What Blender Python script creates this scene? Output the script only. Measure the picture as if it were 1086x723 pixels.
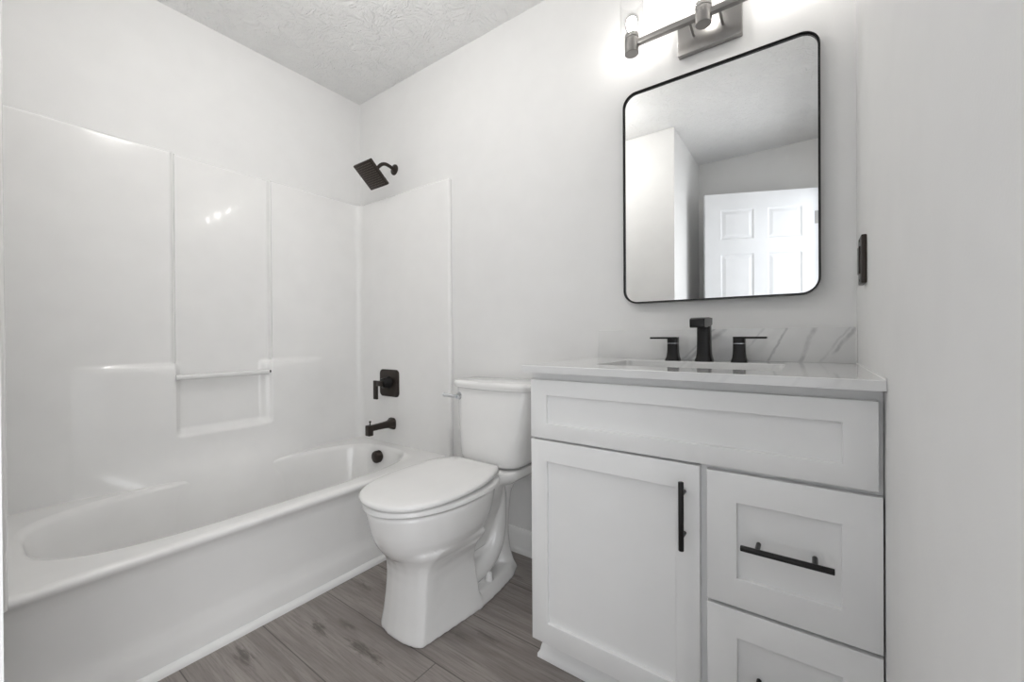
import bpy, bmesh, math, random
from mathutils import Vector, Matrix
from math import sin, cos, pi, sqrt

# ------------------------------------------------------------------ clear
for o in list(bpy.data.objects): bpy.data.objects.remove(o)
S = bpy.context.scene
COL = S.collection

# ------------------------------------------------------------------ camera
cam = bpy.data.cameras.new('camera'); camo = bpy.data.objects.new('camera', cam); COL.objects.link(camo)
yaw, pit, rol = math.radians(35.7761), math.radians(-0.2429), math.radians(-0.3581)
F0 = Vector((-sin(yaw), cos(yaw), 0)); R0 = Vector((cos(yaw), sin(yaw), 0)); Z0 = Vector((0, 0, 1))
Fv = F0*cos(pit) + Z0*sin(pit); U1 = -F0*sin(pit) + Z0*cos(pit)
Rv = R0*cos(rol) + U1*sin(rol); Uv = -R0*sin(rol) + U1*cos(rol)
camo.matrix_world = Matrix(((Rv.x, Uv.x, -Fv.x, 2.2742), (Rv.y, Uv.y, -Fv.y, -1.5351), (Rv.z, Uv.z, -Fv.z, .9784), (0, 0, 0, 1)))
cam.sensor_width = 36; cam.lens = 434.754/1086*36
cam.shift_x = -0.0003; cam.shift_y = -0.00179; cam.clip_start = .01
S.camera = camo

# ------------------------------------------------------------------ light
w = bpy.data.worlds.new('world'); S.world = w; w.use_nodes = True
w.node_tree.nodes['Background'].inputs[0].default_value = (.9, .95, 1, 1)
w.node_tree.nodes['Background'].inputs[1].default_value = 1.0
S.view_settings.view_transform = 'Standard'; S.view_settings.look = 'None'
S.view_settings.gamma = 1; S.view_settings.use_curve_mapping = False
S.view_settings.exposure = 0.64
BULB = 32.0
FILL_GLOBE = 23.0  # emission strength of the added fill globe
def area(name, loc, rot, sx, sy, power, col=(1, 1, 1)):
    l = bpy.data.lights.new(name, 'AREA'); l.shape = 'RECTANGLE'; l.size = sx; l.size_y = sy; l.energy = power; l.color = col
    o = bpy.data.objects.new(name, l); COL.objects.link(o); o.location = loc; o.rotation_euler = rot
    return o
# daylight of the hall coming in through the open doorway
area('hall_daylight', (3.1, -2.15, 1.25), (0, math.radians(90), math.radians(-24)), 2.2, 1.3, 18, (.99, .99, 1))

# ------------------------------------------------------------------ materials
def mat(name, col, rough=.5, metal=0, coat=0, spec=.5, bump=None):
    m = bpy.data.materials.new(name); m.use_nodes = True; nt = m.node_tree; b = nt.nodes['Principled BSDF']
    b.inputs['Base Color'].default_value = (*col, 1); b.inputs['Roughness'].default_value = rough
    b.inputs['Metallic'].default_value = metal; b.inputs['Coat Weight'].default_value = coat
    b.inputs['Coat Roughness'].default_value = .05; b.inputs['Specular IOR Level'].default_value = spec
    # gentle procedural variation on every material
    tc = nt.nodes.new('ShaderNodeNewGeometry'); n = nt.nodes.new('ShaderNodeTexNoise'); n.inputs['Scale'].default_value = 9
    nt.links.new(tc.outputs['Position'], n.inputs['Vector'])
    mx = nt.nodes.new('ShaderNodeMix'); mx.data_type = 'RGBA'; mx.inputs[6].default_value = (*[c*.97 for c in col], 1); mx.inputs[7].default_value = (*[min(1, c*1.03) for c in col], 1)
    nt.links.new(n.outputs['Fac'], mx.inputs[0]); nt.links.new(mx.outputs[2], b.inputs['Base Color'])
    if bump:
        sc, st, dist = bump
        nb = nt.nodes.new('ShaderNodeTexNoise'); nb.inputs['Scale'].default_value = sc; nb.inputs['Detail'].default_value = 4
        bp = nt.nodes.new('ShaderNodeBump'); bp.inputs['Strength'].default_value = st; bp.inputs['Distance'].default_value = dist
        nt.links.new(tc.outputs['Position'], nb.inputs['Vector']); nt.links.new(nb.outputs['Fac'], bp.inputs['Height']); nt.links.new(bp.outputs['Normal'], b.inputs['Normal'])
    return m
M = {}
M['wall'] = mat('wall_paint', (.828, .825, .818), .6, bump=(260, .08, .002))
M['gel'] = mat('white_gelcoat', (.87, .865, .855), .17, coat=.3)
M['porcelain'] = mat('porcelain', (.86, .855, .845), .08, coat=.4)
M['seat'] = mat('white_seat_plastic', (.87, .865, .855), .2)
M['trim'] = mat('white_trim_paint', (.90, .90, .89), .3)
M['cab'] = mat('white_cabinet_paint', (.87, .87, .865), .4)
M['cabin'] = mat('cabinet_interior', (.45, .44, .43), .7)
M['black'] = mat('matte_black_metal', (.022, .021, .021), .32, metal=.6)
M['bronze'] = mat('dark_bronze_metal', (.045, .037, .032), .36, metal=.7)
M['nozzle'] = mat('dark_rubber_nozzle', (.16, .13, .11), .5)
M['nickel'] = mat('brushed_nickel', (.33, .32, .31), .30, metal=1)
M['chrome'] = mat('chrome', (.75, .77, .80), .08, metal=1)
M['frame'] = mat('black_mirror_frame', (.03, .03, .03), .3, metal=.5)
M['ceramic'] = mat('sink_ceramic', (.84, .84, .83), .08, coat=.3)
M['bar'] = mat('clear_acrylic_bar', (.82, .82, .81), .07, coat=.5)
M['door'] = mat('white_door_paint', (.84, .85, .87), .35)
M['caulk'] = mat('white_caulk', (.85, .85, .84), .5)
m = mat('mirror_silver', (.93, .935, .93), .0, metal=1); M['mirror'] = m
m.node_tree.nodes['Principled BSDF'].inputs['Roughness'].default_value = 0.0

# ceiling: hand stippled texture
def ceiling_mat():
    m = mat('textured_ceiling', (.90, .90, .895), .8); nt = m.node_tree; b = nt.nodes['Principled BSDF']
    g = nt.nodes.new('ShaderNodeNewGeometry')
    n1 = nt.nodes.new('ShaderNodeTexNoise'); n1.inputs['Scale'].default_value = 7; n1.inputs['Detail'].default_value = 2
    mp = nt.nodes.new('ShaderNodeVectorMath'); mp.operation = 'MULTIPLY_ADD'; mp.inputs[1].default_value = (.22, .22, .22)
    nt.links.new(g.outputs['Position'], n1.inputs['Vector']); nt.links.new(n1.outputs['Color'], mp.inputs[0]); nt.links.new(g.outputs['Position'], mp.inputs[2])
    n2 = nt.nodes.new('ShaderNodeTexNoise'); n2.inputs['Scale'].default_value = 26; n2.inputs['Detail'].default_value = 5; n2.inputs['Distortion'].default_value = 1.6
    nt.links.new(mp.outputs[0], n2.inputs['Vector'])
    bp = nt.nodes.new('ShaderNodeBump'); bp.inputs['Strength'].default_value = 1.0; bp.inputs['Distance'].default_value = .012
    nt.links.new(n2.outputs['Fac'], bp.inputs['Height']); nt.links.new(bp.outputs['Normal'], b.inputs['Normal'])
    return m
M['ceil'] = ceiling_mat()

# small node helpers
class NT:
    def __init__(s, m): s.nt = m.node_tree; s.b = s.nt.nodes['Principled BSDF']
    def n(s, t): return s.nt.nodes.new(t)
    def put(s, sock, v):
        if hasattr(v, 'links') or isinstance(v, bpy.types.NodeSocket): s.nt.links.new(v, sock)
        else: sock.default_value = v
    def m(s, op, a, b=0.0, c=0.0):
        x = s.n('ShaderNodeMath'); x.operation = op; s.put(x.inputs[0], a); s.put(x.inputs[1], b); s.put(x.inputs[2], c); return x.outputs[0]
    def comb(s, x, y, z=0.0):
        c = s.n('ShaderNodeCombineXYZ'); s.put(c.inputs[0], x); s.put(c.inputs[1], y); s.put(c.inputs[2], z); return c.outputs[0]
    def noise(s, vec, scale, detail=3, rough=.5, dist=0):
        x = s.n('ShaderNodeTexNoise'); s.put(x.inputs['Vector'], vec); x.inputs['Scale'].default_value = scale; x.inputs['Detail'].default_value = detail
        x.inputs['Roughness'].default_value = rough; x.inputs['Distortion'].default_value = dist; return x.outputs['Fac']
    def mix(s, f, a, b):
        x = s.n('ShaderNodeMix'); x.data_type = 'RGBA'; s.put(x.inputs[0], f); s.put(x.inputs[6], a); s.put(x.inputs[7], b); return x.outputs[2]
    def ramp(s, v, a, b, lo=0.0, hi=1.0, smooth=True):
        x = s.n('ShaderNodeMapRange'); x.interpolation_type = 'SMOOTHSTEP' if smooth else 'LINEAR'; x.clamp = True
        s.put(x.inputs[0], v); x.inputs[1].default_value = a; x.inputs[2].default_value = b; x.inputs[3].default_value = lo; x.inputs[4].default_value = hi; return x.outputs[0]

def floor_mat():
    m = bpy.data.materials.new('grey_vinyl_plank'); m.use_nodes = True; T = NT(m)
    g = T.n('ShaderNodeNewGeometry'); sp = T.n('ShaderNodeSeparateXYZ'); T.put(sp.inputs[0], g.outputs['Position'])
    X, Y = sp.outputs[0], sp.outputs[1]
    PW, PL = .2290, 1.22
    v = T.m('DIVIDE', T.m('SUBTRACT', Y, -.676), PW); row = T.m('FLOOR', v); fv = T.m('FRACT', v)
    u = T.m('DIVIDE', T.m('SUBTRACT', X, T.m('ADD', T.m('MULTIPLY', row, .62), T.m('MULTIPLY_ADD', T.m('GREATER_THAN', row, .5), -.3, 1.983))), PL); pl = T.m('FLOOR', u); fu = T.m('FRACT', u)
    wn = T.n('ShaderNodeTexWhiteNoise'); wn.noise_dimensions = '2D'; T.put(wn.inputs['Vector'], T.comb(row, pl))
    rnd = wn.outputs['Value']
    off = T.m('MULTIPLY', rnd, 37.0)
    vec = T.comb(T.m('ADD', T.m('MULTIPLY', X, 1.0), off), T.m('ADD', T.m('MULTIPLY', Y, 8.0), off))
    broad = T.noise(vec, 2.2, 4, .55, .7)
    fine = T.noise(T.comb(T.m('ADD', T.m('MULTIPLY', X, 3.0), off), T.m('MULTIPLY', Y, 75.0)), 2.0, 6, .7, .3)
    mid = T.noise(T.comb(T.m('ADD', T.m('MULTIPLY', X, 1.6), off), T.m('MULTIPLY', Y, 22.0)), 3.0, 5, .6, .9)
    base = T.mix(T.ramp(broad, .3, .7), (.215, .190, .177, 1), (.40, .362, .338, 1))
    base = T.mix(T.ramp(mid, .35, .75, 0, .55), base, (.33, .300, .282, 1))
    base = T.mix(T.ramp(fine, .42, .72, 0, .8), base, (.18, .158, .147, 1))
    base = T.mix(T.ramp(rnd, 0, 1, 0, .30), base, (.215, .180, .166, 1))
    # knots of the wood print, each at its own spot: (x, y, length, width, strength)
    dist = T.noise(T.comb(T.m('MULTIPLY', X, 12.0), T.m('MULTIPLY', Y, 60.0)), 1.4, 5, .65, .8)
    for kx, ky, la, wa, st in KNOTS:
        dx = T.m('DIVIDE', T.m('SUBTRACT', X, kx), la); dy = T.m('DIVIDE', T.m('SUBTRACT', Y, ky), wa)
        r = T.m('SQRT', T.m('ADD', T.m('MULTIPLY', dx, dx), T.m('MULTIPLY', dy, dy)))
        r = T.m('ADD', r, T.m('MULTIPLY', T.m('SUBTRACT', dist, .5), 3.2))
        base = T.mix(T.ramp(r, .0, 1.3, st, 0), base, (.085, .072, .066, 1))
    # seams
    dv = T.m('MULTIPLY', T.m('MINIMUM', fv, T.m('SUBTRACT', 1.0, fv)), PW)
    du = T.m('MULTIPLY', T.m('MINIMUM', fu, T.m('SUBTRACT', 1.0, fu)), PL)
    seam = T.ramp(T.m('MINIMUM', du, dv), .0006, .0022, 1, 0)
    base = T.mix(T.m('MULTIPLY', seam, .75), base, (.06, .052, .048, 1))
    T.put(T.b.inputs['Base Color'], base); T.put(T.b.inputs['Roughness'], T.ramp(fine, .3, .8, .36, .52))
    bp = T.n('ShaderNodeBump'); bp.inputs['Strength'].default_value = .35; bp.inputs['Distance'].default_value = .0012
    T.put(bp.inputs['Height'], T.m('SUBTRACT', T.m('MULTIPLY', fine, .4), seam)); T.put(T.b.inputs['Normal'], bp.outputs['Normal'])
    return m
KNOTS = [(.93, -.80, .05, .020, .8), (.99, -.735, .05, .012, .6), (1.14, -.77, .085, .018, .85), (.86, -1.0, .06, .022, .8), (1.25, -.30, .06, .012, .5),
         (.84, -.57, .09, .014, .6), (.95, -.52, .06, .018, .6), (1.42, -.50, .07, .014, .5), (1.30, -.17, .04, .013, .6), (1.22, -.12, .03, .010, .7), (1.33, -.55, .05, .012, .5)]
M['floor'] = floor_mat()

def marble_mat():
    m = bpy.data.materials.new('white_marble_quartz'); m.use_nodes = True; T = NT(m)
    g = T.n('ShaderNodeNewGeometry'); sp = T.n('ShaderNodeSeparateXYZ'); T.put(sp.inputs[0], g.outputs['Position'])
    # veins run slanted up the backsplash and on over the counter top
    wob = T.m('MULTIPLY', T.m('SUBTRACT', T.noise(g.outputs['Position'], 16, 4, .6), .5), .030)
    X = T.m('ADD', sp.outputs[0], wob); Zc = T.m('SUBTRACT', sp.outputs[2], .898); Yc = sp.outputs[1]
    soft = T.noise(g.outputs['Position'], 30, 4, .6)
    base = T.mix(T.ramp(T.noise(g.outputs['Position'], 5, 3), .35, .7), (.77, .77, .765, 1), (.72, .72, .715, 1))
    for x0, k, wd, st, z0, z1 in VEINS:      # vein along x = x0 + k*z
        d = T.m('ABSOLUTE', T.m('SUBTRACT', X, T.m('ADD', T.m('MULTIPLY', Zc, k), T.m('MULTIPLY_ADD', Yc, -.35*k, x0 - .02*.35*k))))
        inside = T.m('MULTIPLY', T.ramp(Zc, z0-.01, z0+.01), T.ramp(Zc, z1-.01, z1+.01, 1, 0)) if z0 > -.5 else 1.0
        f = T.m('MULTIPLY', T.ramp(d, wd*.15, wd, st, 0), T.ramp(soft, .3, .65, .35, 1))
        f = T.m('MULTIPLY', f, inside)
        f = T.m('MULTIPLY', f, T.ramp(Zc, .0005, .003, .22, 1))
        base = T.mix(f, base, (.36, .36, .37, 1))
    T.put(T.b.inputs['Base Color'], base); T.b.inputs['Roughness'].default_value = .07; T.b.inputs['Coat Weight'].default_value = .3
    return m
VEINS = [(1.935, 1.1, .014, .60, -1, 1), (1.915, 1.0, .007, .5, -1, 1), (2.02, .9, .03, .10, -1, 1), (2.085, .75, .006, .45, .045, 1), (2.175, .45, .006, .65, -1, .07), (2.255, .35, .010, .55, -1, 1),
         (2.30, .7, .006, .35, -1, 1), (2.318, .65, .009, .65, .03, 1), (2.12, .8, .02, .12, -1, 1)]
M['marble'] = marble_mat()

def glass_mat(name, tint, edge):
    m = bpy.data.materials.new(name); m.use_nodes = True; nt = m.node_tree; nt.nodes.remove(nt.nodes['Principled BSDF'])
    out = nt.nodes['Material Output']; t = nt.nodes.new('ShaderNodeBsdfTransparent'); t.inputs[0].default_value = (*tint, 1)
    g = nt.nodes.new('ShaderNodeBsdfGlossy'); g.inputs['Roughness'].default_value = .02
    lw = nt.nodes.new('ShaderNodeLayerWeight'); lw.inputs[0].default_value = .5
    pw = nt.nodes.new('ShaderNodeMath'); pw.operation = 'POWER'; pw.inputs[1].default_value = 5; nt.links.new(lw.outputs['Facing'], pw.inputs[0])
    fr = nt.nodes.new('ShaderNodeMath'); fr.operation = 'MULTIPLY_ADD'; fr.inputs[1].default_value = edge; fr.inputs[2].default_value = .03; nt.links.new(pw.outputs[0], fr.inputs[0])
    mx = nt.nodes.new('ShaderNodeMixShader'); nt.links.new(fr.outputs[0], mx.inputs[0]); nt.links.new(t.outputs[0], mx.inputs[1]); nt.links.new(g.outputs[0], mx.inputs[2]); nt.links.new(mx.outputs[0], out.inputs[0])
    return m
M['glass'] = glass_mat('clear_glass', (.985, .985, .985), .45)
m = bpy.data.materials.new('glowing_filament'); m.use_nodes = True; b = m.node_tree.nodes['Principled BSDF']
b.inputs['Emission Color'].default_value = (1, .97, .93, 1); b.inputs['Emission Strength'].default_value = BULB; M['glow'] = m

m = bpy.data.materials.new('fill_globe_glow'); m.use_nodes = True; b = m.node_tree.nodes['Principled BSDF']; b.inputs['Base Color'].default_value = (.9, .9, .88, 1)  # emission for the fill globe added out of view
b.inputs['Emission Color'].default_value = (1, .98, .95, 1); b.inputs['Emission Strength'].default_value = FILL_GLOBE; M['fill_glow'] = m

# ------------------------------------------------------------------ geometry helpers
def smooth_by_angle(bm, ang=35):
    a = math.radians(ang)
    for f in bm.faces: f.smooth = True
    for e in bm.edges: e.smooth = not (len(e.link_faces) == 2 and e.calc_face_angle(0) > a)
def obj(name, bm, m, parent=None, ang=35, mods=None):
    bmesh.ops.recalc_face_normals(bm, faces=bm.faces[:])
    smooth_by_angle(bm, ang)
    me = bpy.data.meshes.new(name); bm.to_mesh(me); bm.free(); me.materials.append(m)
    o = bpy.data.objects.new(name, me); COL.objects.link(o)
    if parent: o.parent = parent; o.matrix_parent_inverse = parent_inv(parent)
    return o
def world_of(p):
    return world_of(p.parent) @ p.matrix_parent_inverse @ p.matrix_basis if p.parent else p.matrix_basis.copy()
def parent_inv(p): return world_of(p).inverted()
def box(bm, x0, x1, y0, y1, z0, z1, bev=0, seg=2):
    r = bmesh.ops.create_cube(bm, size=1); vs = r['verts']
    for v in vs: v.co = Vector(((x0+x1)/2 + v.co.x*(x1-x0), (y0+y1)/2 + v.co.y*(y1-y0), (z0+z1)/2 + v.co.z*(z1-z0)))
    if bev:
        es = list({e for v in vs for e in v.link_edges})
        bmesh.ops.bevel(bm, geom=es, offset=bev, segments=seg, profile=.5, affect='EDGES')
    return bm
def B(*a, **k): bm = bmesh.new(); return box(bm, *a, **k)
def loft(bm, rings, cap0=True, cap1=True, closed=True):
    vr = [[bm.verts.new(p) for p in r] for r in rings]; n = len(rings[0])
    for a, b in zip(vr, vr[1:]):
        for i in range(n if closed else n-1):
            j = (i+1) % n
            bm.faces.new((a[i], a[j], b[j], b[i]))
    if cap0: bm.faces.new(vr[0][::-1])
    if cap1: bm.faces.new(vr[-1])
    return vr
def circ(c, r, ax='z', n=24, r2=None, ph=0):
    r2 = r2 or r; out = []
    for i in range(n):
        t = 2*pi*i/n+ph; a, b = r*cos(t), r2*sin(t)
        out.append(Vector(c) + (Vector((a, b, 0)) if ax == 'z' else Vector((0, a, b)) if ax == 'x' else Vector((a, 0, b))))
    return out
def cyl(bm, c, r, h0, h1, ax='z', n=24, bev=0):
    c = Vector(c); d = {'x': Vector((1, 0, 0)), 'y': Vector((0, 1, 0)), 'z': Vector((0, 0, 1))}[ax]
    st = [(h0, r)] if not bev else [(h0, r-bev), (h0+bev*.3, r-bev*.3), (h0+bev, r)]
    st += [(h1, r)] if not bev else [(h1-bev, r), (h1-bev*.3, r-bev*.3), (h1, r-bev)]
    loft(bm, [circ(c+d*h, rr, ax, n) for h, rr in st]); return bm
def lathe(bm, c, prof, ax='z', n=32, cap0=True, cap1=True):
    c = Vector(c); d = {'x': Vector((1, 0, 0)), 'y': Vector((0, 1, 0)), 'z': Vector((0, 0, 1))}[ax]
    loft(bm, [circ(c+d*h, r, ax, n) for r, h in prof], cap0, cap1); return bm
def catmull(pts, k=8):
    P = [Vector(p) for p in pts]; P = [P[0]*2-P[1]] + P + [P[-1]*2-P[-2]]; out = []
    for i in range(1, len(P)-2):
        for j in range(k):
            t = j/k; a, b, c, d = P[i-1:i+3]
            out.append(.5*((2*b)+(-a+c)*t+(2*a-5*b+4*c-d)*t*t+(-a+3*b-3*c+d)*t**3))
    out.append(P[-2]); return out
def tube(bm, pts, r, n=16, k=8):
    pts = catmull(pts, k) if k > 1 else [Vector(p) for p in pts]; rings = []; up = Vector((1, 0, 0))
    R = (lambda s: r) if not callable(r) else r
    for i, p in enumerate(pts):
        t = (pts[min(i+1, len(pts)-1)]-pts[max(i-1, 0)]).normalized()
        u = up - t*up.dot(t)
        if u.length < .1: u = Vector((0, 1, 0)) - t*t.y
        u.normalize(); v = t.cross(u); up = u; rr = R(i/(len(pts)-1))
        rings.append([p + (u*cos(2*pi*q/n)+v*sin(2*pi*q/n))*rr for q in range(n)])
    loft(bm, rings); return bm
def sup(cx, cy, ax, ay, n, z, N=64):
    out = []
    for i in range(N):
        t = 2*pi*i/N; c, s_ = cos(t), sin(t)
        out.append(Vector((cx+ax*math.copysign(abs(c)**(2/n), c), cy+ay*math.copysign(abs(s_)**(2/n), s_), z)))
    return out
def rrect(x0, x1, y0, y1, r, z=0, k=6):
    out = []
    for cx, cy, a0 in ((x1-r, y1-r, 0), (x0+r, y1-r, 90), (x0+r, y0+r, 180), (x1-r, y0+r, 270)):
        for i in range(k+1):
            a = math.radians(a0+90*i/k); out.append(Vector((cx+r*cos(a), cy+r*sin(a), z)))
    return out
def prism(bm, poly, axis, a, b):
    """extrude a 2D polygon; axis x: poly=(y,z); axis y: poly=(x,z); axis z: poly=(x,y)"""
    f = {'x': lambda p, h: Vector((h, p[0], p[1])), 'y': lambda p, h: Vector((p[0], h, p[1])), 'z': lambda p, h: Vector((p[0], p[1], h))}[axis]
    loft(bm, [[f(p, a) for p in poly], [f(p, b) for p in poly]]); return bm
def thing(name, label, cat, loc=(0, 0, 0), group=None):
    o = bpy.data.objects.new(name, None); COL.objects.link(o); o.location = loc; o.empty_display_size = .05
    o['label'] = label; o['category'] = cat
    if group: o['group'] = group
    return o
def tag(o, label, cat, group=None):
    o['label'] = label; o['category'] = cat
    if group: o['group'] = group
    return o
def struct(name, bm, m, label=None, cat=None, ang=35):
    o = obj(name, bm, m, ang=ang); o['kind'] = 'structure'
    o['label'] = label or name.replace('_', ' '); o['category'] = cat or name.split('_')[0]
    return o
sst = lambda a, b, x: (lambda t: t*t*(3-2*t))(min(1, max(0, (x-a)/(b-a))))

# ------------------------------------------------------------------ room shell
W, H, YD, XR, YE = 2.389, 2.44, -1.494, 1.52, -2.30
T_ = .12
struct('floor', B(-T_, 3.4, YE-T_, T_, -.1, 0), M['floor'], 'grey brown wood look plank floor', 'floor')
struct('ceiling', B(-T_, W+T_, YE-T_, T_, H, H+.1), M['ceil'], 'white textured ceiling above the bathroom', 'ceiling')
struct('wall_left', B(-T_, 0, YD-T_, T_, 0, H), M['wall'], 'light grey wall behind the tub alcove', 'wall')
struct('wall_back', B(0, W+T_, 0, T_, 0, H), M['wall'], 'light grey wall behind toilet and vanity', 'wall')
struct('wall_alcove', B(0, XR, YE-T_, YD-.003, 0, H), M['wall'], 'light grey wall closing the near end of the tub alcove', 'wall')
struct('wall_rear', B(XR, W+T_, YE-T_, YE, 0, H), M['wall'], 'light grey wall behind the open door', 'wall')
# right wall with the doorway
D0, D1, DH = -1.37, -2.16, 2.06
bm = B(W, W+T_, D0, 0, 0, H); box(bm, W, W+T_, YE, D1, 0, H); box(bm, W, W+T_, D1, D0, DH, H)
struct('wall_right', bm, M['wall'], 'light grey wall right of the vanity', 'wall')
# casing of the doorway
bm = bmesh.new()
for x0, x1 in ((W-.014, W), (W+T_, W+T_+.014)):
    box(bm, x0, x1, D0, D0+.057, 0, DH+.057, .003); box(bm, x0, x1, D1-.057, D1, 0, DH+.057, .003); box(bm, x0, x1, D1, D0, DH, DH+.057, .003)
box(bm, W, W+T_, D0-.018, D0, 0, DH); box(bm, W, W+T_, D1, D1+.018, 0, DH); box(bm, W, W+T_, D1, D0, DH-.018, DH)
struct('trim_1', bm, M['trim'], 'white casing around the doorway', 'trim')
# baseboards: ogee top and shoe at the floor
def base_poly(): return [(0, 0), (.019, 0), (.0185, .010), (.016, .018), (.0135, .022), (.0115, .026), (.0115, .078), (.0100, .084), (.0100, .092), (.007, .100), (.005, .108), (0, .108)]
def baseboard(name, axis, a, b, base, sgn):
    bm = bmesh.new(); prism(bm, [(base+sgn*p, z) for p, z in base_poly()], axis, a, b)
    return struct(name, bm, M['trim'], None, 'baseboard')
baseboard('baseboard_back', 'x', .792, 1.612, 0, -1)['label'] = 'white baseboard behind the toilet'
baseboard('baseboard_right', 'y', -.53, D0+.057, W, -1)['label'] = 'white baseboard along the right wall'
baseboard('baseboard_alcove', 'x', .80, XR, YD-.003, 1)['label'] = 'white baseboard at the near end of the tub'
baseboard('baseboard_rear', 'x', XR, W, YE, 1)['label'] = 'white baseboard behind the door'
# shoe strip along the tub apron
bm = bmesh.new(); prism(bm, [(.742, 0), (.762, 0), (.762, .006), (.759, .014), (.753, .020), (.744, .022)], 'y', YD+.02, -.012)
struct('trim_2', bm, M['caulk'], 'white quarter round strip between tub and floor', 'trim')

# ------------------------------------------------------------------ bathtub
tub = thing('bathtub', 'white alcove bathtub with sloping apron beside the toilet', 'bathtub', (.375, -.75, 0))
RIM = .370
N = 160
def rect_ring(x0, x1, y0, y1, z):
    out = []; cx, cy = .375, -.747
    for i in range(N):
        t = 2*pi*i/N; c, s_ = cos(t), sin(t)
        # direction stretched so the samples spread evenly around the long box
        dx, dy = c*(x1-x0)/2, s_*(y1-y0)/2
        k = 1/max(abs(c), abs(s_)); out.append(Vector(((x0+x1)/2+dx*k, (y0+y1)/2+dy*k, z)))
    return out
def basin_ring(ax, ay, n, z, cx=.375, cy=-.747): return sup(cx, cy, ax, ay, n, z, N)
x0t, y0t, y1t = .004, YD+.004, -.004
bm = bmesh.new()
rings = [rect_ring(x0t, xx, y0t, y1t, zz) for xx, zz in
         ((.742, 0), (.743, .02), (.743, .060), (.738, .085), (.731, .110), (.729, .135), (.733, .30), (.737, .325), (.744, .337), (.752, .345), (.757, .353), (.757, .361), (.752, .367), (.742, .3705), (.732, .371))]
rings += [basin_ring(.312, .672, 3.4, .3705), basin_ring(.303, .663, 3.3, .369), basin_ring(.296, .656, 3.2, .363), basin_ring(.291, .650, 3.1, .350), basin_ring(.283, .635, 3.1, .28),
          basin_ring(.270, .605, 3.0, .18), basin_ring(.255, .570, 3.0, .11), basin_ring(.235, .535, 2.9, .075), basin_ring(.20, .49, 2.8, .06), basin_ring(.10, .30, 2.5, .055), basin_ring(.02, .05, 2, .055)]
loft(bm, rings, True, True)
obj('tub_shell', bm, M['gel'], tub, 50)
bm = bmesh.new(); lathe(bm, (.315, -.124, .315), [(.001, -.014), (.024, -.0135), (.031, -.010), (.034, -.004), (.034, .02)], 'y')
o = obj('overflow_cover', bm, M['bronze'], tub); o['label'] = 'dark bronze round overflow cover'
bm = bmesh.new(); lathe(bm, (.33, -.30, .052), [(.035, 0), (.035, .006), (.030, .009), (.001, .009)], 'z')
o = obj('drain', bm, M['bronze'], tub); o['label'] = 'dark bronze drain'

# ------------------------------------------------------------------ shower surround (one moulded skin on three sides)
sur = thing('shower_surround', 'glossy white moulded shower surround above the bathtub', 'shower surround', (.375, -.75, RIM))
TOPZ = 1.797; XN = .789; PT = .022
path = []   # (x, y, nx, ny, tag)
def add_line(p, q, n, step, flag=0):
    L = (Vector(q)-Vector(p)).length; k = max(1, int(L/step))
    for i in range(k): t = i/k; path.append((p[0]+(q[0]-p[0])*t, p[1]+(q[1]-p[1])*t, n[0], n[1], flag))
def add_arc(c, r, a0, a1, k):       # normal points from the arc towards its centre (inside cove)
    for i in range(k): a = math.radians(a0+(a1-a0)*i/k); path.append((c[0]+r*cos(a), c[1]+r*sin(a), -cos(a), -sin(a), 0))
R_ = .045; yD = YD+.042; yB = -PT; xA = PT
# nose at the near end, panel, cove, long panel, cove, panel, nose
for a in range(0, 91, 15): path.append((XN-.014+.014*cos(math.radians(a)), yD-.014+.014*sin(math.radians(a)), cos(math.radians(a)), sin(math.radians(a)), 0))
add_line((XN-.014, yD), (xA+R_, yD), (0, 1), .05)
add_arc((xA+R_, yD+R_), R_, 270, 180, 10)
add_line((xA, yD+R_), (xA, yB-R_), (1, 0), .0028, 1)
add_arc((xA+R_, yB-R_), R_, 180, 90, 10)
add_line((xA+R_, yB), (XN-.014, yB), (0, -1), .05)
for a in range(90, -1, -15): path.append((XN-.014+.014*cos(math.radians(a)), yB+.014-.014*sin(math.radians(a)), cos(math.radians(a)), -sin(math.radians(a)), 0))
path.append((XN, -.001, 1, 0, 0)); path.insert(0, (XN, YD-.002, 1, 0, 0))
YL, YRt = -.938, -.562
DIP = ((.056, .190), (.075, .145), (.11, .118), (.18, .094), (.28, .071), (.37, .044), (.40, .033), (.43, .018), (.46, .007), (.50, 0))
def lerp(tb, z):
    for (a, p), (b, q) in zip(tb, tb[1:]):
        if z <= b: return p+(q-p)*max(0, (z-a)/(b-a))
    return tb[-1][1]
def bulge(y, z):
    d = 0.0
    # two slim vertical beads framing the middle panel, which sits a little back
    up = sst(.872, .882, z)
    for yb in (-.945, -.548): d += .012*math.exp(-((y-yb)/.0065)**2)*up
    mid = sst(YL-.012, YL+.004, y)*(1-sst(YRt-.004+.006, YRt+.018, y))
    d -= .012*mid*sst(.545, .585, z)
    # lower moulded blocks: thickest beside the niche, dying out towards the ends
    if y < YL: t = (YL-y)/.32
    elif y > YRt: t = (y-YRt)/.31
    else: t = 0
    tap = max(0, 1-t*t)**1.25 if t < 1 else 0
    low = 1-sst(.856, .880, z)
    niche = sst(YL-.004, YL+.022, y)*(1-sst(YRt-.046, YRt+.004, y))*sst(.545, .585, z)
    d += .022*tap*low*(1-niche)
    t2 = abs(y+.74)/.52
    if z < .50 and t2 < 1: d += lerp(DIP, z)*(.5+.5*cos(pi*t2))**.7
    return d
zs = []
z = .056
while z < TOPZ-.008: zs.append(z); z += .0045 if (.52 < z < .60 or .85 < z < .90) else .02
zs += [TOPZ-.008, TOPZ-.003, TOPZ]
bm = bmesh.new(); grid = []
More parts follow.
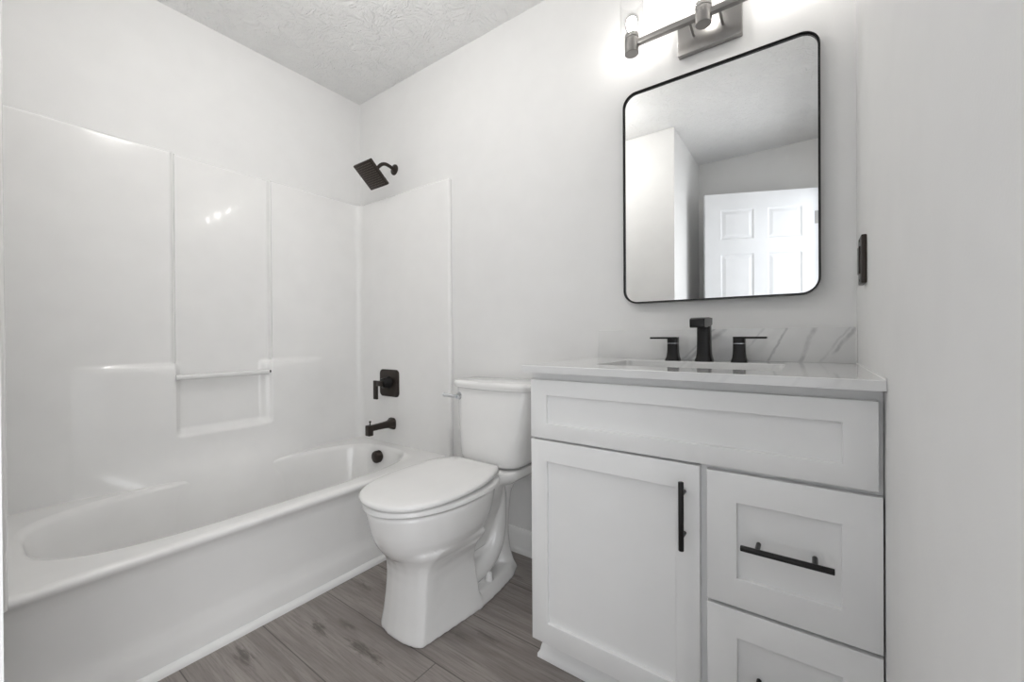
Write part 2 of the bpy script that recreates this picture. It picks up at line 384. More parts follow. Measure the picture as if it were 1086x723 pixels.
for z in zs:
    inset = 0 if z < TOPZ-.0079 else (.0015 if z < TOPZ-.001 else .005)
    row = []
    for (x, y, nx, ny, fl) in path:
        d = (bulge(y, z) if fl else 0) - inset
        if abs(x-XN) < 1e-6 and (y > -.002 or y < YD+.002): d = -inset
        row.append(bm.verts.new((x+nx*d, y+ny*d, z if fl and YD+.30 < y < -.26 else max(z, RIM-.012+z*.01))))
    grid.append(row)
for a, b in zip(grid, grid[1:]):
    for i in range(len(a)-1): bm.faces.new((a[i], a[i+1], b[i+1], b[i]))
# flat top back to the wall
back = []
for (x, y, nx, ny, fl) in path:
    bx, by = x, y
    if nx == 1 and fl: bx = .001
    elif ny == 1: by = YD+.001
    elif ny == -1: by = -.001
    elif x < .2: bx = .001 if abs(nx) > .3 else x; by = (YD+.001 if y < -.7 else -.001) if abs(ny) > .3 else y
    else: by = YD+.001 if y < -.7 else -.001; bx = x-.005
    back.append(bm.verts.new((bx, by, TOPZ)))
tr = grid[-1]
for i in range(len(tr)-1): bm.faces.new((tr[i], tr[i+1], back[i+1], back[i]))
obj('surround_panel', bm, M['gel'], sur, 60)
bm = bmesh.new(); cyl(bm, (.045, 0, .812), .0125, -.945, -.566, 'y', 20, .002)
gb = obj('grab_bar', bm, M['bar'], sur); gb['label'] = 'clear bar across the niche'
bm = bmesh.new(); cyl(bm, (.052, 0, .814), .0065, -.5655, -.5605, 'y', 16)
o = obj('end_cap', bm, M['black'], gb); o['label'] = 'small dark cap at the end of the bar'

# ------------------------------------------------------------------ shower fittings on the back wall
PX = .335
sh = thing('showerhead', 'dark bronze square shower head on a bent arm high above the tub', 'shower head', (PX, 0, 1.953))
bm = bmesh.new(); lathe(bm, (PX, 0, 1.953), [(.031, 0), (.030, -.004), (.024, -.008), (.013, -.011), (.012, -.013)], 'y')
obj('wall_flange', bm, M['bronze'], sh)
bm = bmesh.new(); tube(bm, [(PX, -.005, 1.953), (PX, -.035, 1.962), (PX, -.065, 1.964), (PX, -.095, 1.950), (PX, -.128, 1.912)], .0098, 16)
obj('shower_arm', bm, M['bronze'], sh)
q = math.radians(-42)   # plate leans so its face looks out and down
C0 = Vector((PX, -.163, 1.868)); RX = Matrix.Rotation(math.radians(-41), 4, 'X')
def tf(bm, mtx): bmesh.ops.transform(bm, matrix=mtx, verts=bm.verts[:]); return bm
MH = Matrix.Translation(C0) @ RX
bm = B(-.076, .076, -.076, .076, 0, .017, .004); tf(bm, MH)
plate = obj('spray_plate', bm, M['bronze'], sh)
bm = bmesh.new(); lathe(bm, (0, 0, 0), [(.030, .015), (.026, .021), (.017, .028), (.014, .040), (.010, .048)], 'z'); tf(bm, MH)
obj('ball_joint', bm, M['bronze'], sh)
bm = bmesh.new()
for i in range(11):
    for j in range(11):
        cyl(bm, (-.060+.012*i, -.060+.012*j, 0), .0022, -.0018, .002, 'z', 6)
tf(bm, MH); o = obj('nozzles', bm, M['nozzle'], plate); o['kind'] = 'stuff'

vx, vz, vy = .306, .719, -PT
va = thing('shower_valve', 'dark bronze square shower valve plate with lever above the tub spout', 'shower valve', (vx, vy, vz))
bm = bmesh.new(); loft(bm, [[Vector((p.x, y, p.y)) for p in rrect(vx-.084+i, vx+.084-i, vz-.078+i, vz+.078-i, .024)] for y, i in ((vy, 0), (vy-.006, 0), (vy-.009, .003))])
obj('escutcheon', bm, M['bronze'], va)
bm = bmesh.new(); lathe(bm, (vx, vy, vz+.004), [(.036, -.008), (.034, -.016), (.030, -.024), (.028, -.05), (.024, -.056), (.001, -.058)], 'y')
obj('valve_hub', bm, M['black'], va)
bm = B(vx-.068, vx-.034, vy-.066, vy-.054, vz-.092, vz+.016, .003); box(bm, vx-.040, vx+.014, vy-.066, vy-.054, vz-.014, vz+.016, .003)
obj('valve_lever', bm, M['bronze'], va)

sx, sz = .325, .486
sp_ = thing('tub_spout', 'dark bronze tub spout with diverter knob below the valve', 'tub spout', (sx, vy, sz))
bm = bmesh.new()
prof = [(0, .034, .034, 0), (-.006, .033, .033, 0), (-.016, .026, .026, 0), (-.030, .020, .021, 0), (-.05, .018, .019, 0), (-.10, .017, .017, -.001), (-.135, .017, .017, -.002), (-.150, .017, .017, -.003)]
loft(bm, [[Vector((sx+math.copysign(abs(cos(t))**.6, cos(t))*a, vy+y, sz+dz+math.copysign(abs(sin(t))**.6, sin(t))*b)) for t in [2*pi*i/24 for i in range(24)]] for y, a, b, dz in prof])
obj('spout_body', bm, M['bronze'], sp_)
bm = B(sx-.0185, sx+.0185, vy-.168, vy-.138, sz-.042, sz+.016, .005); obj('spout_mouth', bm, M['bronze'], sp_)
bm = bmesh.new(); lathe(bm, (sx, vy-.148, sz+.014), [(.0035, 0), (.0035, .016), (.006, .017), (.006, .024), (.001, .025)], 'z', 12)
obj('diverter_knob', bm, M['bronze'], sp_)

# ------------------------------------------------------------------ toilet
TX = 1.185
toi = thing('toilet', 'white two piece toilet with closed lid between tub and vanity', 'toilet', (TX, -.4, 0))
bm = bmesh.new()
def egg(hw, yf, yb, nf, nb, z, ymid=None, N=72):
    """plan outline: front half exponent nf, back half exponent nb; widest at ymid"""
    ym = ymid if ymid is not None else (yf+yb)/2; out = []
    for i in range(N):
        t = 2*pi*i/N; c, s_ = cos(t), sin(t); n = nf if s_ < 0 else nb; ay = (ym-yf) if s_ < 0 else (yb-ym)
        out.append(Vector((TX+hw*math.copysign(abs(c)**(2/n), c), ym+ay*math.copysign(abs(s_)**(2/n), s_), z)))
    return out
RT = .428
def foot(z, g=0, k=1.0):
    # outline of the front column with two clear corner creases
    pts = [(-.125-g, -.40), (-.120-g, -.50), (-.112-g, -.60), (-.105*k-g, -.655-g), (-.085*k-g*.8, -.672-g), (-.045*k, -.684-g), (0, -.688-g), (.045*k, -.684-g), (.085*k+g*.8, -.672-g), (.105*k+g, -.655-g), (.112+g, -.60), (.120+g, -.50), (.125+g, -.40)]
    return [Vector((TX+a, b, z)) for a, b in pts]
# column + bowl
cols = []
for z, hf, hb, yf, yc in ((0, .107, .136, -.688, -.660), (.012, .107, .136, -.688, -.660), (.06, .102, .122, -.680, -.652), (.12, .099, .108, -.673, -.645), (.18, .098, .098, -.668, -.640), (.215, .101, .104, -.670, -.638), (.240, .108, .116, -.678, -.636), (.260, .120, .132, -.690, -.632), (.278, .134, .148, -.704, -.626), (.295, .142, .155, -.712, -.62)):
    cols.append([Vector((TX+a, b, z)) for a, b in ((-hb, -.40), (-(hb+hf)/2, -.53), (-hf-.002, yc+.03), (-hf, yc), (-hf*.8, yc*.45+yf*.55), (-hf*.4, yc*.12+yf*.88), (0, yf), (hf*.4, yc*.12+yf*.88), (hf*.8, yc*.45+yf*.55), (hf, yc), (hf+.002, yc+.03), ((hb+hf)/2, -.53), (hb, -.40))])
loft(bm, cols)
bowl = [(.238, .070, -.650, -.40), (.256, .100, -.684, -.37), (.268, .122, -.700, -.35), (.284, .140, -.714, -.335), (.304, .154, -.727, -.32), (.328, .164, -.738, -.305), (.354, .170, -.747, -.29), (.380, .174, -.753, -.285), (.405, .177, -.758, -.28), (.420, .178, -.760, -.28), (RT, .174, -.756, -.283)]
loft(bm, [egg(hw, yf, yb, 2.15, 2.6, z, -.50) for z, hw, yf, yb in bowl])
# ribs where the bowl runs back into the pedestal
loft(bm, [egg(hw, yf, yb, 2.3, 2.5, z, -.38) for z, hw, yf, yb in ((.16, .055, -.50, -.13), (.24, .075, -.52, -.14), (.30, .098, -.54, -.15), (.36, .118, -.54, -.17), (.405, .128, -.54, -.19))])
# foot plate behind the column
fp = lambda z, g: [Vector((TX+a, b, z)) for a, b in ((-.110+g, -.46), (-.134+g, -.405), (-.128+g, -.30), (-.112+g, -.18), (-.085+g, -.115-g), (-.04, -.092-g), (.04, -.092-g), (.085-g, -.115-g), (.112-g, -.18), (.128-g, -.30), (.134-g, -.405), (.110-g, -.46))]
loft(bm, [fp(0, .0), fp(.012, 0), (fp(.042, .012)), fp(.05, .022)])
# web and rear column up to the deck
loft(bm, [[Vector((TX+a*s, b, z)) for a, b in ((-1, -.46), (1, -.46), (1, -.13), (-1, -.13))] for s, z in ((.050, .01), (.044, .10), (.046, .30), (.06, .40))])
loft(bm, [sup(TX, y, hx, hy, 3, z, 32) for z, hx, hy, y in ((.02, .088, .050, -.155), (.08, .070, .040, -.158), (.15, .064, .040, -.165), (.25, .066, .042, -.165), (.33, .074, .046, -.160), (.385, .095, .060, -.150), (.405, .115, .08, -.145))])
# trapway, visible on both flanks
for s in (-1, 1):
    tube(bm, [(TX+s*.048, -.46, .088), (TX+s*.055, -.39, .088), (TX+s*.056, -.32, .094), (TX+s*.054, -.262, .120), (TX+s*.052, -.226, .170), (TX+s*.050, -.212, .24), (TX+s*.050, -.212, .32), (TX+s*.05, -.225, .39)], .041, 16)
# deck under the tank
dk = lambda z, g: [Vector((TX+a, b, z)) for a, b in ((-.118+g, -.32), (-.128+g, -.26), (-.150+g, -.205), (-.150+g, -.06), (.150-g, -.06), (.150-g, -.205), (.128-g, -.26), (.118-g, -.32))]
loft(bm, [dk(.385, .035), dk(.402, .010), dk(.412, 0), dk(.436, 0), dk(.442, .006)])
bmesh.ops.recalc_face_normals(bm, faces=bm.faces[:])
body = obj('toilet_bowl', bm, M['porcelain'], toi, 180)
md = body.modifiers.new('fuse', 'REMESH'); md.mode = 'VOXEL'; md.voxel_size = .0042; md.use_smooth_shade = True
md = body.modifiers.new('soften', 'SMOOTH'); md.factor = .6; md.iterations = 14
# bolt caps
for s in (-1, 1):
    bm = bmesh.new(); lathe(bm, (TX+s*.094, -.315, .044), [(.016, 0), (.0155, .008), (.012, .030), (.009, .0345), (.001, .036)], 'z', 20)
    obj('bolt_cap', bm, M['porcelain'], body)
# seat ring
bm = bmesh.new()
so = lambda g, z: egg(.182-g, -.772+g, -.268-g, 2.1, 3.2, z, -.50)
si = lambda g, z: egg(.115+g, -.690-g, -.36+g, 2.0, 2.2, z, -.50)
st_ = loft(bm, [so(.006, RT+.005), so(.0, RT+.008), so(0, RT+.018), so(.005, RT+.023), si(.0, RT+.023), si(.0, RT+.005), so(.006, RT+.005)], False, False)
bmesh.ops.remove_doubles(bm, verts=bm.verts[:], dist=1e-5)
obj('toilet_seat', bm, M['seat'], toi, 50)
# lid: straight hinge edge, shoulders that sweep in, slightly domed
def lid_ring(g, z):
    P = [(-.112, -.278), (-.128, -.30), (-.150, -.345), (-.168, -.40), (-.178, -.46), (-.181, -.52), (-.177, -.585), (-.163, -.65), (-.138, -.705), (-.102, -.745), (-.055, -.768), (0, -.775)]
    P = P + [(-a, b) for a, b in P[-2::-1]]
    pp = catmull([(a, b, 0) for a, b in P], 4); c = Vector((0, -.52, 0)); out = []
    for p in pp:
        d = (p-c); L = d.length; q_ = c+d*(1-g/L); zz = z + .010*(q_.y+.775)/.5
        out.append(Vector((TX+q_.x, q_.y, zz)))
    return out
Z1 = RT+.0285
bm = bmesh.new(); loft(bm, [lid_ring(.012, Z1), lid_ring(.003, Z1), lid_ring(0, Z1+.004), lid_ring(0, Z1+.011), lid_ring(.004, Z1+.0155), lid_ring(.012, Z1+.0175), lid_ring(.05, Z1+.020), lid_ring(.12, Z1+.0215)])
obj('toilet_lid', bm, M['seat'], toi, 50)
for s in (-1, 1):
    bm = bmesh.new(); cyl(bm, (TX+s*.075, -.268, RT+.022), .011, -.022, .022, 'x', 16, .003)
    box(bm, TX+s*.075-.016, TX+s*.075+.016, -.272, -.245, .438, RT+.022, .003)
    obj('hinge', bm, M['seat'], toi)
# tank
def tank_ring(hw, yf, yb, z, r, bow=.022):
    o_ = []
    pts = [(hw-r*.2, yb), (-hw+r*.2, yb), (-hw, yb-r*.2)]
    pts += [(-hw, yf+bow+r*1.2), (-hw+r*.12, yf+bow+r*.62), (-hw+r*.38, yf+bow+r*.26), (-hw+r*.8, yf+bow*.82)]
    for k in range(1, 12):
        t = -1+2*k/12; a = t*(hw-r*.8); pts.append((a, yf+bow*.82*t*t))
    pts += [(hw-r*.8, yf+bow*.82), (hw-r*.38, yf+bow+r*.26), (hw-r*.12, yf+bow+r*.62), (hw, yf+bow+r*1.2), (hw, yb-r*.2)]
    return [Vector((TX+a, b, z)) for a, b in pts]
bm = bmesh.new()
loft(bm, [tank_ring(.120, -.205, -.045, .446, .04), tank_ring(.146, -.234, -.040, .450, .045), tank_ring(.157, -.242, -.036, .460, .045), tank_ring(.163, -.243, -.034, .478, .045), tank_ring(.180, -.234, -.030, .60, .042), tank_ring(.198, -.222, -.028, .73, .04), tank_ring(.201, -.219, -.028, .762, .04)])
obj('tank', bm, M['porcelain'], toi, 40)
bm = bmesh.new()
loft(bm, [tank_ring(.213, -.226, -.02, .760, .05, .026), tank_ring(.218, -.232, -.016, .763, .05, .026), tank_ring(.222, -.236, -.014, .775, .05, .026), tank_ring(.222, -.236, -.014, .783, .05, .026), tank_ring(.217, -.231, -.018, .790, .05, .026), tank_ring(.205, -.219, -.03, .793, .05, .026)])
obj('tank_lid', bm, M['porcelain'], toi, 40)
LX, LZ = TX-.158, .722
bm = bmesh.new(); lathe(bm, (LX, -.198, LZ), [(.0175, 0), (.0175, -.006), (.015, -.012), (.011, -.017), (.010, -.030)], 'y', 20)
lv = obj('flush_lever', bm, M['chrome'], toi); lv['label'] = 'chrome flush lever'
bm = bmesh.new(); tube(bm, [(LX+.004, -.226, LZ-.001), (LX-.02, -.228, LZ), (LX-.05, -.228, LZ+.002), (LX-.074, -.226, LZ+.003)], lambda s: .0075+.0020*s, 12)
obj('lever_arm', bm, M['chrome'], lv)

# ------------------------------------------------------------------ vanity cabinet
VX0, VX1, VYF, VZ0, VZ1 = 1.615, 2.388, -.513, .098, .878
van = thing('vanity_cabinet', 'white shaker vanity cabinet with door and drawers under the countertop', 'vanity cabinet', (2.0, -.27, 0))
bm = bmesh.new()
box(bm, VX0, VX0+.016, VYF+.0195, -.002, VZ0, VZ1); box(bm, VX1-.016, VX1, VYF+.019, -.002, VZ0, VZ1)
box(bm, VX0, VX1, VYF+.019, -.002, VZ0, VZ0+.016); box(bm, VX0, VX1, -.012, -.002, VZ0, VZ1)
box(bm, VX0+.001, VX1-.001, VYF+.019, -.012, .675, .69)
obj('carcass', bm, M['cab'], van)
bm = bmesh.new()
box(bm, VX0, VX0+.038, VYF, VYF+.019, VZ0, VZ1); box(bm, VX1-.038, VX1, VYF, VYF+.019, VZ0, VZ1)
fa_, fb_ = VX0+.038, VX1-.038
box(bm, fa_, fb_, VYF, VYF+.019, VZ1-.045, VZ1); box(bm, fa_, fb_, VYF, VYF+.019, VZ0, VZ0+.035); box(bm, fa_, fb_, VYF, VYF+.019, .668, .705)
box(bm, 2.062, 2.100, VYF, VYF+.019, VZ0+.035, .668); box(bm, 2.100, fb_, VYF, VYF+.019, .368, .405)
obj('face_frame', bm, M['cab'], van)
def shaker(name, x0, x1, z0, z1, st=.053, rail=None):
    rail = rail or st; y1 = VYF-.0005; y0 = y1-.019
    bm = bmesh.new()
    outer = lambda y, g: [Vector((a, y, b)) for a, b in ((x0+g, z0+g), (x1-g, z0+g), (x1-g, z1-g), (x0+g, z1-g))]
    inner = lambda y, g: [Vector((a, y, b)) for a, b in ((x0+st+g, z0+rail+g), (x1-st-g, z0+rail+g), (x1-st-g, z1-rail-g), (x0+st+g, z1-rail-g))]
    loft(bm, [outer(y1, 0), outer(y0+.0016, 0), outer(y0+.0005, .0006), outer(y0, .0018), inner(y0, -.0012), inner(y0+.0006, -.0003), inner(y0+.0095, 0)])
    return obj(name, bm, M['cab'], van, 25)
shaker('sink_panel', 1.617, 2.380, .689, .8565, .0525, .044)
door = shaker('cabinet_door', 1.617, 2.0735, .100, .683, .053, .060)
dr1 = shaker('drawer', 2.0885, 2.386, .3895, .679, .060, .063)
dr2 = shaker('drawer', 2.0885, 2.386, .100, .382, .060, .060)
def pull(c, L, ax, par):
    bm = bmesh.new(); c = Vector(c)
    YB = -.5325
    if ax == 'x':
        cyl(bm, c, .006, -L/2, L/2, 'x', 20, .0012)
        for s in (-1, 1): cyl(bm, (c.x+s*L*.31, 0, c.z), .0048, c.y, YB+(.0095 if True else 0), 'y', 14)
    else:
        cyl(bm, c, .006, -L/2, L/2, 'z', 20, .0012)
        for s in (-1, 1): cyl(bm, (c.x, 0, c.z+s*L*.31), .0048, c.y, YB, 'y', 14)
    o = obj('handle', bm, M['black'], par); o['label'] = 'black bar handle'; return o
pull((2.0405, -.562, .571), .156, 'z', door)
pull((2.2365, -.562, .5345), .156, 'x', dr1)
pull((2.2365, -.562, .243), .156, 'x', dr2)
# toe board with ogee moulding
bm = bmesh.new()
box(bm, 1.618, VX1, -.458, -.445, 0, VZ0); box(bm, 1.618, 1.632, -.458, -.002, 0, VZ0)
obj('toe_board', bm, M['cab'], van)
og = [(0, 0), (.019, 0), (.019, .010), (.017, .014), (.013, .020), (.011, .030), (.0085, .040), (.004, .047), (.003, .052), (0, .052)]
bm = bmesh.new(); prism(bm, [(-.458-p, z) for p, z in og], 'x', 1.618, VX1)
r0 = [Vector((1.618-p, -.458-p, z)) for p, z in og]; r1 = [Vector((1.618-p, -.022, z)) for p, z in og]; r2 = [Vector((1.618, -.458-p, z)) for p, z in og]
loft(bm, [r1, r0, r2])
obj('toe_moulding', bm, M['cab'], van)

# ------------------------------------------------------------------ countertop, backsplash, sink
ZC = .898
CX0, CX1, CY0 = 1.602, W-.001, -.557
HX0, HX1, HY0, HY1 = 1.768, 2.224, -.425, -.150
ctr = thing('countertop', 'white marble look countertop with grey veins on the vanity', 'countertop', (2.0, -.28, .878))
bm = bmesh.new()
def match_rect(ring, x0, x1, y0, y1, z):
    out = []
    cx, cy = (HX0+HX1)/2, (HY0+HY1)/2; k = len(ring)//4
    for i, p in enumerate(ring):
        qd = i//k; j = i % k; t = j/(k-1)   # corner arc index
        corner = [(x1, y1), (x0, y1), (x0, y0), (x1, y0)][qd]
        # spread the arc samples a little along both edges so the outer corner is exact at the middle sample
        out.append(Vector((corner[0], corner[1], z)) if j == k//2 else None)
    for i in range(len(out)):
        if out[i] is None:
            qd = i//k; j = i % k; corner = [(x1, y1), (x0, y1), (x0, y0), (x1, y0)][qd]; d = (j-k//2)*.02
            dirs = [((0, -1), (-1, 0)), ((1, 0), (0, -1)), ((0, 1), (1, 0)), ((-1, 0), (0, 1))][qd]
            v = dirs[0] if d < 0 else dirs[1]; out[i] = Vector((corner[0]+v[0]*abs(d), corner[1]+v[1]*abs(d), z))
    return out
hole = lambda z, g=0: rrect(HX0-g, HX1+g, HY0-g, HY1+g, .018, z, 6)
h = hole(ZC)
rg = [h and hole(.878), hole(ZC-.0015), hole(ZC, .0015), match_rect(h, CX0+.0015, CX1, CY0+.0015, -.001, ZC), match_rect(h, CX0, CX1, CY0, -.001, ZC-.0015), match_rect(h, CX0, CX1, CY0, -.001, .878), hole(.878)]
loft(bm, rg, False, False); bmesh.ops.remove_doubles(bm, verts=bm.verts[:], dist=1e-5)
obj('counter_slab', bm, M['marble'], ctr, 25)
tag(obj('backsplash', B(CX0, W-.001, -.020, -.001, ZC, ZC+.104, .0012), M['marble']), 'white marble look backsplash strip with grey veins behind the faucet', 'backsplash')
bm = B(W-.0035, W-.0006, CY0+.002, -.02, ZC-.001, ZC+.004, .001); box(bm, W-.0035, W-.0006, -.0235, -.0195, ZC, ZC+.104, .001)
c_ = obj('caulk_line', bm, M['caulk'], ctr); c_['label'] = 'white caulk line'
snk = thing('sink', 'white rectangular undermount sink set in the vanity countertop', 'sink', (2.0, -.29, .73))
bm = bmesh.new()
sr = lambda g, z, r=.03: rrect(HX0-.004+g, HX1+.004-g, HY0-.004+g, HY1+.004-g, r, z, 6)
loft(bm, [sr(-.02, .8775), sr(0, .8775), sr(.003, .872), sr(.010, .80), sr(.020, .765, .045), (sr(.05, .748, .05)), sr(.10, .742, .03), sr(.10, .730, .03), sr(.04, .735, .05), sr(.008, .755, .045), sr(-.006, .80), sr(-.012, .866), sr(-.02, .868), sr(-.02, .8775)], False, False)
bmesh.ops.remove_doubles(bm, verts=bm.verts[:], dist=1e-5)
v_ = [e for e in bm.edges if e.is_boundary]
bm.faces.new([bm.verts.new(p) for p in sr(.10, .742, .03)])
obj('basin', bm, M['ceramic'], snk, 40)
bm = bmesh.new(); lathe(bm, (1.996, -.29, .7425), [(.022, 0), (.022, .004), (.018, .006), (.001, .006)], 'z')
o = obj('sink_drain', bm, M['black'], snk); o['label'] = 'black drain'

# ------------------------------------------------------------------ faucet
FXC, FY = 2.000, -.082
fa = thing('faucet', 'matte black three piece widespread faucet behind the sink', 'faucet', (FXC, FY, ZC))
def sq_ring(cx, cy, hx, hy, z, r=.35):
    return sup(cx, cy, hx, hy, 4.5, z, 32)
bm = bmesh.new()
loft(bm, [sq_ring(FXC, FY, a, b, z) for a, b, z in ((.0275, .0275, ZC), (.0270, .0270, ZC+.003), (.0235, .0235, ZC+.012), (.0215, .0215, ZC+.026), (.0205, .0205, ZC+.045), (.0200, .0200, ZC+.11), (.0200, .0195, ZC+.137), (.0185, .018, ZC+.1405))])
sb = obj('spout_column', bm, M['black'], fa)
bm = bmesh.new()
pr = [(FY+.019, .1405), (FY-.04, .1405), (FY-.095, .1375), (FY-.106, .1335), (FY-.108, .128), (FY-.106, .109), (FY-.100, .1065), (FY-.06, .1085), (FY-.03, .112), (FY-.018, .112), (FY+.019, .118)]
ins = [(-1, .0018), (-.93, 0), (.93, 0), (1, .0018)]
cyx = sum(p[0] for p in pr)/len(pr); czx = sum(p[1] for p in pr)/len(pr)
loft(bm, [[Vector((FXC+s*.0215, cyx+(y-cyx)*(1-g*8), ZC+czx+(z-czx)*(1-g*30))) for y, z in pr] for s, g in ins])
sb2 = obj('spout', bm, M['black'], fa)
def handle(cx, sgn):
    bm = bmesh.new(); loft(bm, [sq_ring(cx, FY, a, a, z) for a, z in ((.0235, ZC), (.0230, ZC+.003), (.0195, ZC+.012), (.0178, ZC+.026), (.0172, ZC+.040), (.0172, ZC+.0565))])
    h = obj('handle_base', bm, M['black'], fa)
    bm = bmesh.new(); loft(bm, [sq_ring(cx, FY, a, a, z) for a, z in ((.0155, ZC+.0565), (.0155, ZC+.0580))])
    o = obj('collar', bm, M['chrome'], h); o['label'] = 'thin bright ring'
    bm = bmesh.new(); loft(bm, [sq_ring(cx, FY, .0172, .0172, z) for z in (ZC+.0578, ZC+.072)])
    x0, x1 = sorted((cx-sgn*.0165, cx+sgn*.074)); box(bm, x0, x1, FY-.0155, FY+.0155, ZC+.072, ZC+.0785, .0015)
    obj('lever', bm, M['black'], h)
handle(1.902, -1); handle(2.101, 1)

# ------------------------------------------------------------------ mirror
MX0, MX1, MZ0, MZ1 = 1.7095, 2.3065, 1.1015, 1.886
mir = thing('wall_mirror', 'rounded rectangular wall mirror with thin black frame above the vanity', 'mirror', ((MX0+MX1)/2, 0, 1.5))
vert = lambda g, y, r: [Vector((p.x, y, p.y)) for p in rrect(MX0+g, MX1-g, MZ0+g, MZ1-g, r-g, 0, 10)]
bm = bmesh.new()
loft(bm, [vert(0, -.001, .05), vert(0, -.0295, .05), vert(.0006, -.0303, .05), vert(.0018, -.0303, .05), vert(.0024, -.0295, .05), vert(.0024, -.022, .05), vert(.0045, -.022, .05), vert(.0045, -.025, .05), vert(.0058, -.025, .05), vert(.0058, -.001, .05)], False, False)
obj('mirror_frame', bm, M['frame'], mir, 30)
bm = bmesh.new(); loft(bm, [vert(.0059, -.004, .05), vert(.0059, -.0205, .05)])
obj('mirror_glass', bm, M['mirror'], mir, 20)

# ------------------------------------------------------------------ vanity light
LXs = (1.7705, 2.0050, 2.2395); LY, LZr = -.100, 2.012
vl = thing('vanity_light', 'brushed nickel three bulb wall light with clear glass shades above the mirror', 'wall light', (2.006, 0, 2.02))
bm = B(1.9065, 2.1055, -.024, -.001, 1.957, 2.077, .003); obj('back_plate', bm, M['nickel'], vl)
for s in (-1, 1):
    bm = bmesh.new(); X = 2.006+s*.045
    tube(bm, [(X, -.022, LZr-.004), (X, -.04, LZr-.006), (X, -.07, LZr-.003), (X, -.096, LZr)], .0048, 12)
    obj('bracket_arm', bm, M['nickel'], vl)
bm = B(1.7705, 2.2395, LY-.009, LY+.009, LZr-.009, LZr+.009, .001); obj('cross_bar', bm, M['nickel'], vl)
for i, X in enumerate(LXs):
    bm = bmesh.new(); lathe(bm, (X, LY, 0), [(.001, 1.980), (.0235, 1.980), (.0245, 1.981), (.0245, 2.028), (.0225, 2.030), (.0225, 2.032), (.0245, 2.033), (.0245, 2.046), (.022, 2.048), (.001, 2.048)], 'z', 32)
    so_ = obj('lamp_socket', bm, M['nickel'], vl)
    bm = bmesh.new(); lathe(bm, (X, LY, 0), [(.024, 2.014), (.034, 2.015), (.0385, 2.020), (.040, 2.03), (.040, 2.165), (.0385, 2.165), (.0385, 2.031), (.037, 2.022), (.033, 2.017), (.024, 2.016)], 'z', 40, False, False)
    o = obj('glass_shade', bm, M['glass'], vl); o['label'] = 'clear glass cylinder shade'
    bm = bmesh.new(); lathe(bm, (X, LY, 0), [(.012, 2.048), (.013, 2.056), (.019, 2.068), (.0235, 2.080), (.0250, 2.091), (.0235, 2.103), (.0165, 2.113), (.008, 2.1175), (.001, 2.1185)], 'z', 28)
    bl = obj('light_bulb', bm, M['glass'], vl); bl['label'] = 'clear round bulb'
    bm = bmesh.new(); lathe(bm, (X, LY, 0), [(.006, 2.050), (.011, 2.062), (.0165, 2.076), (.0185, 2.090), (.0150, 2.103), (.001, 2.111)], 'z', 20)
    fl_ = obj('filament', bm, M['glow'], bl); fl_['label'] = 'glowing bulb core'

# ------------------------------------------------------------------ glowing globe added out of view above the frame, fill to even the brightness
cl = thing('fill_globe', 'added white glowing fill globe on a short nickel stem, out of view', 'fill light', (1.05, -.95, H))
bm = bmesh.new(); lathe(bm, (1.05, -.95, 0), [(.065, H), (.065, H-.010), (.055, H-.018), (.012, H-.020), (.012, H-.10), (.034, H-.104), (.034, H-.116), (.001, H-.116)], 'z', 32); obj('fill_globe_base', bm, M['nickel'], cl)
bm = bmesh.new(); lathe(bm, (1.05, -.95, 2.255), [(.001, -.085)]+[(.085*sin(math.radians(a)), -.085*cos(math.radians(a))) for a in range(10, 160, 10)]+[(.034, .078)], 'z', 40); obj('fill_globe_shell', bm, M['fill_glow'], cl)

# ------------------------------------------------------------------ switch plate on the right wall
sw = thing('light_switch', 'dark bronze light switch plate on the right wall above the countertop', 'light switch', (W, -.215, 1.16))
bm = B(W-.011, W-.0005, -.256, -.186, 1.103, 1.219, .0025); obj('switch_plate', bm, M['bronze'], sw)
bm = B(W-.014, W-.0105, -.238, -.204, 1.128, 1.194, .001); rk = obj('rocker', bm, M['bronze'], sw)
for z in (1.1125, 1.2095):
    bm = bmesh.new(); cyl(bm, (0, -.221, z), .003, W-.0120, W-.0105, 'x', 12); obj('screw', bm, M['bronze'], sw)

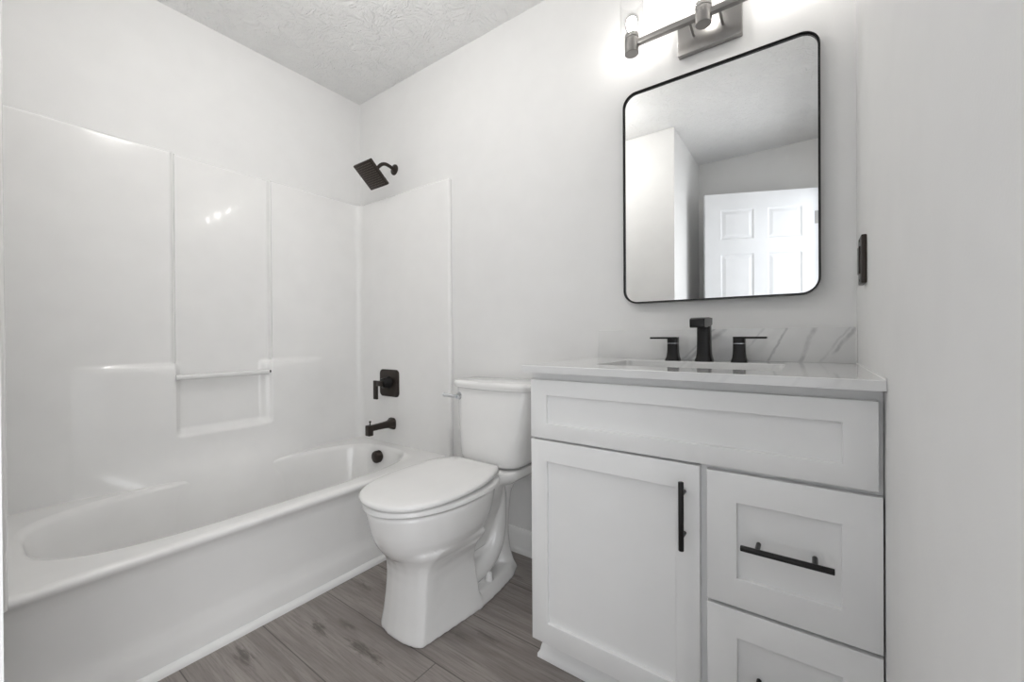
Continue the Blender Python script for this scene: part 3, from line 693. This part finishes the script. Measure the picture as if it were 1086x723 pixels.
# ------------------------------------------------------------------ door, swung open against the rear wall (seen in the mirror)
def panel_door():
    Wd, Hd, Td = .762, 2.03, .035
    xs = [0, .11, .335, .427, .652, .762]; zs_ = [0, .20, .83, .99, 1.58, 1.69, 1.91, 2.03]
    bm = bmesh.new()
    for side in (0, 1):
        y = 0 if side == 0 else Td; sg = 1 if side == 0 else -1
        for i in range(5):
            for j in range(7):
                x0, x1, z0, z1 = xs[i], xs[i+1], zs_[j], zs_[j+1]
                R = lambda g, d: [Vector((a, y+sg*d, b)) for a, b in ((x0+g, z0+g), (x1-g, z0+g), (x1-g, z1-g), (x0+g, z1-g))]
                if i in (1, 3) and j in (1, 3, 5): loft(bm, [R(0, 0), R(.006, .006), R(.012, .007), R(.034, .002), R(.036, .002)], False, True)
                else: bm.faces.new([bm.verts.new(v) for v in R(0, 0)])
    edge = [[Vector((a, yy, b)) for a, b in ((0, 0), (Wd, 0), (Wd, Hd), (0, Hd))] for yy in (0, Td)]
    loft(bm, edge, False, False); bmesh.ops.remove_doubles(bm, verts=bm.verts[:], dist=1e-5)
    return bm
dm = obj('door_1', panel_door(), M['door'], None, 12); dm['kind'] = 'structure'; dm['label'] = 'white six panel door standing open, seen in the mirror'; dm['category'] = 'door'
hinge = Vector((2.345, -2.175, .008)); tip = Vector((1.645, -1.862, .008))
ang = math.atan2(tip.y-hinge.y, tip.x-hinge.x)
dm.matrix_world = Matrix.Translation(hinge) @ Matrix.Rotation(ang, 4, 'Z')
for z in (.25, 1.05, 1.82):
    bm = bmesh.new(); cyl(bm, (-.006, -.004, 0), .006, z-.045, z+.045, 'z', 12); box(bm, -.004, .03, -.002, .0, z-.045, z+.045)
    o = obj('hinge', bm, M['nickel']); o.parent = dm
bm = bmesh.new()
for s, y in ((-1, 0), (1, .035)): lathe(bm, (.70, y, .95), [(.032, 0), (.031, s*.006), (.012, s*.012), (.011, s*.035), (.024, s*.042), (.028, s*.055), (.020, s*.066), (.001, s*.068)], 'y', 24)
o = obj('door_knob', bm, M['nickel']); o.parent = dm; o['label'] = 'brushed metal knob'
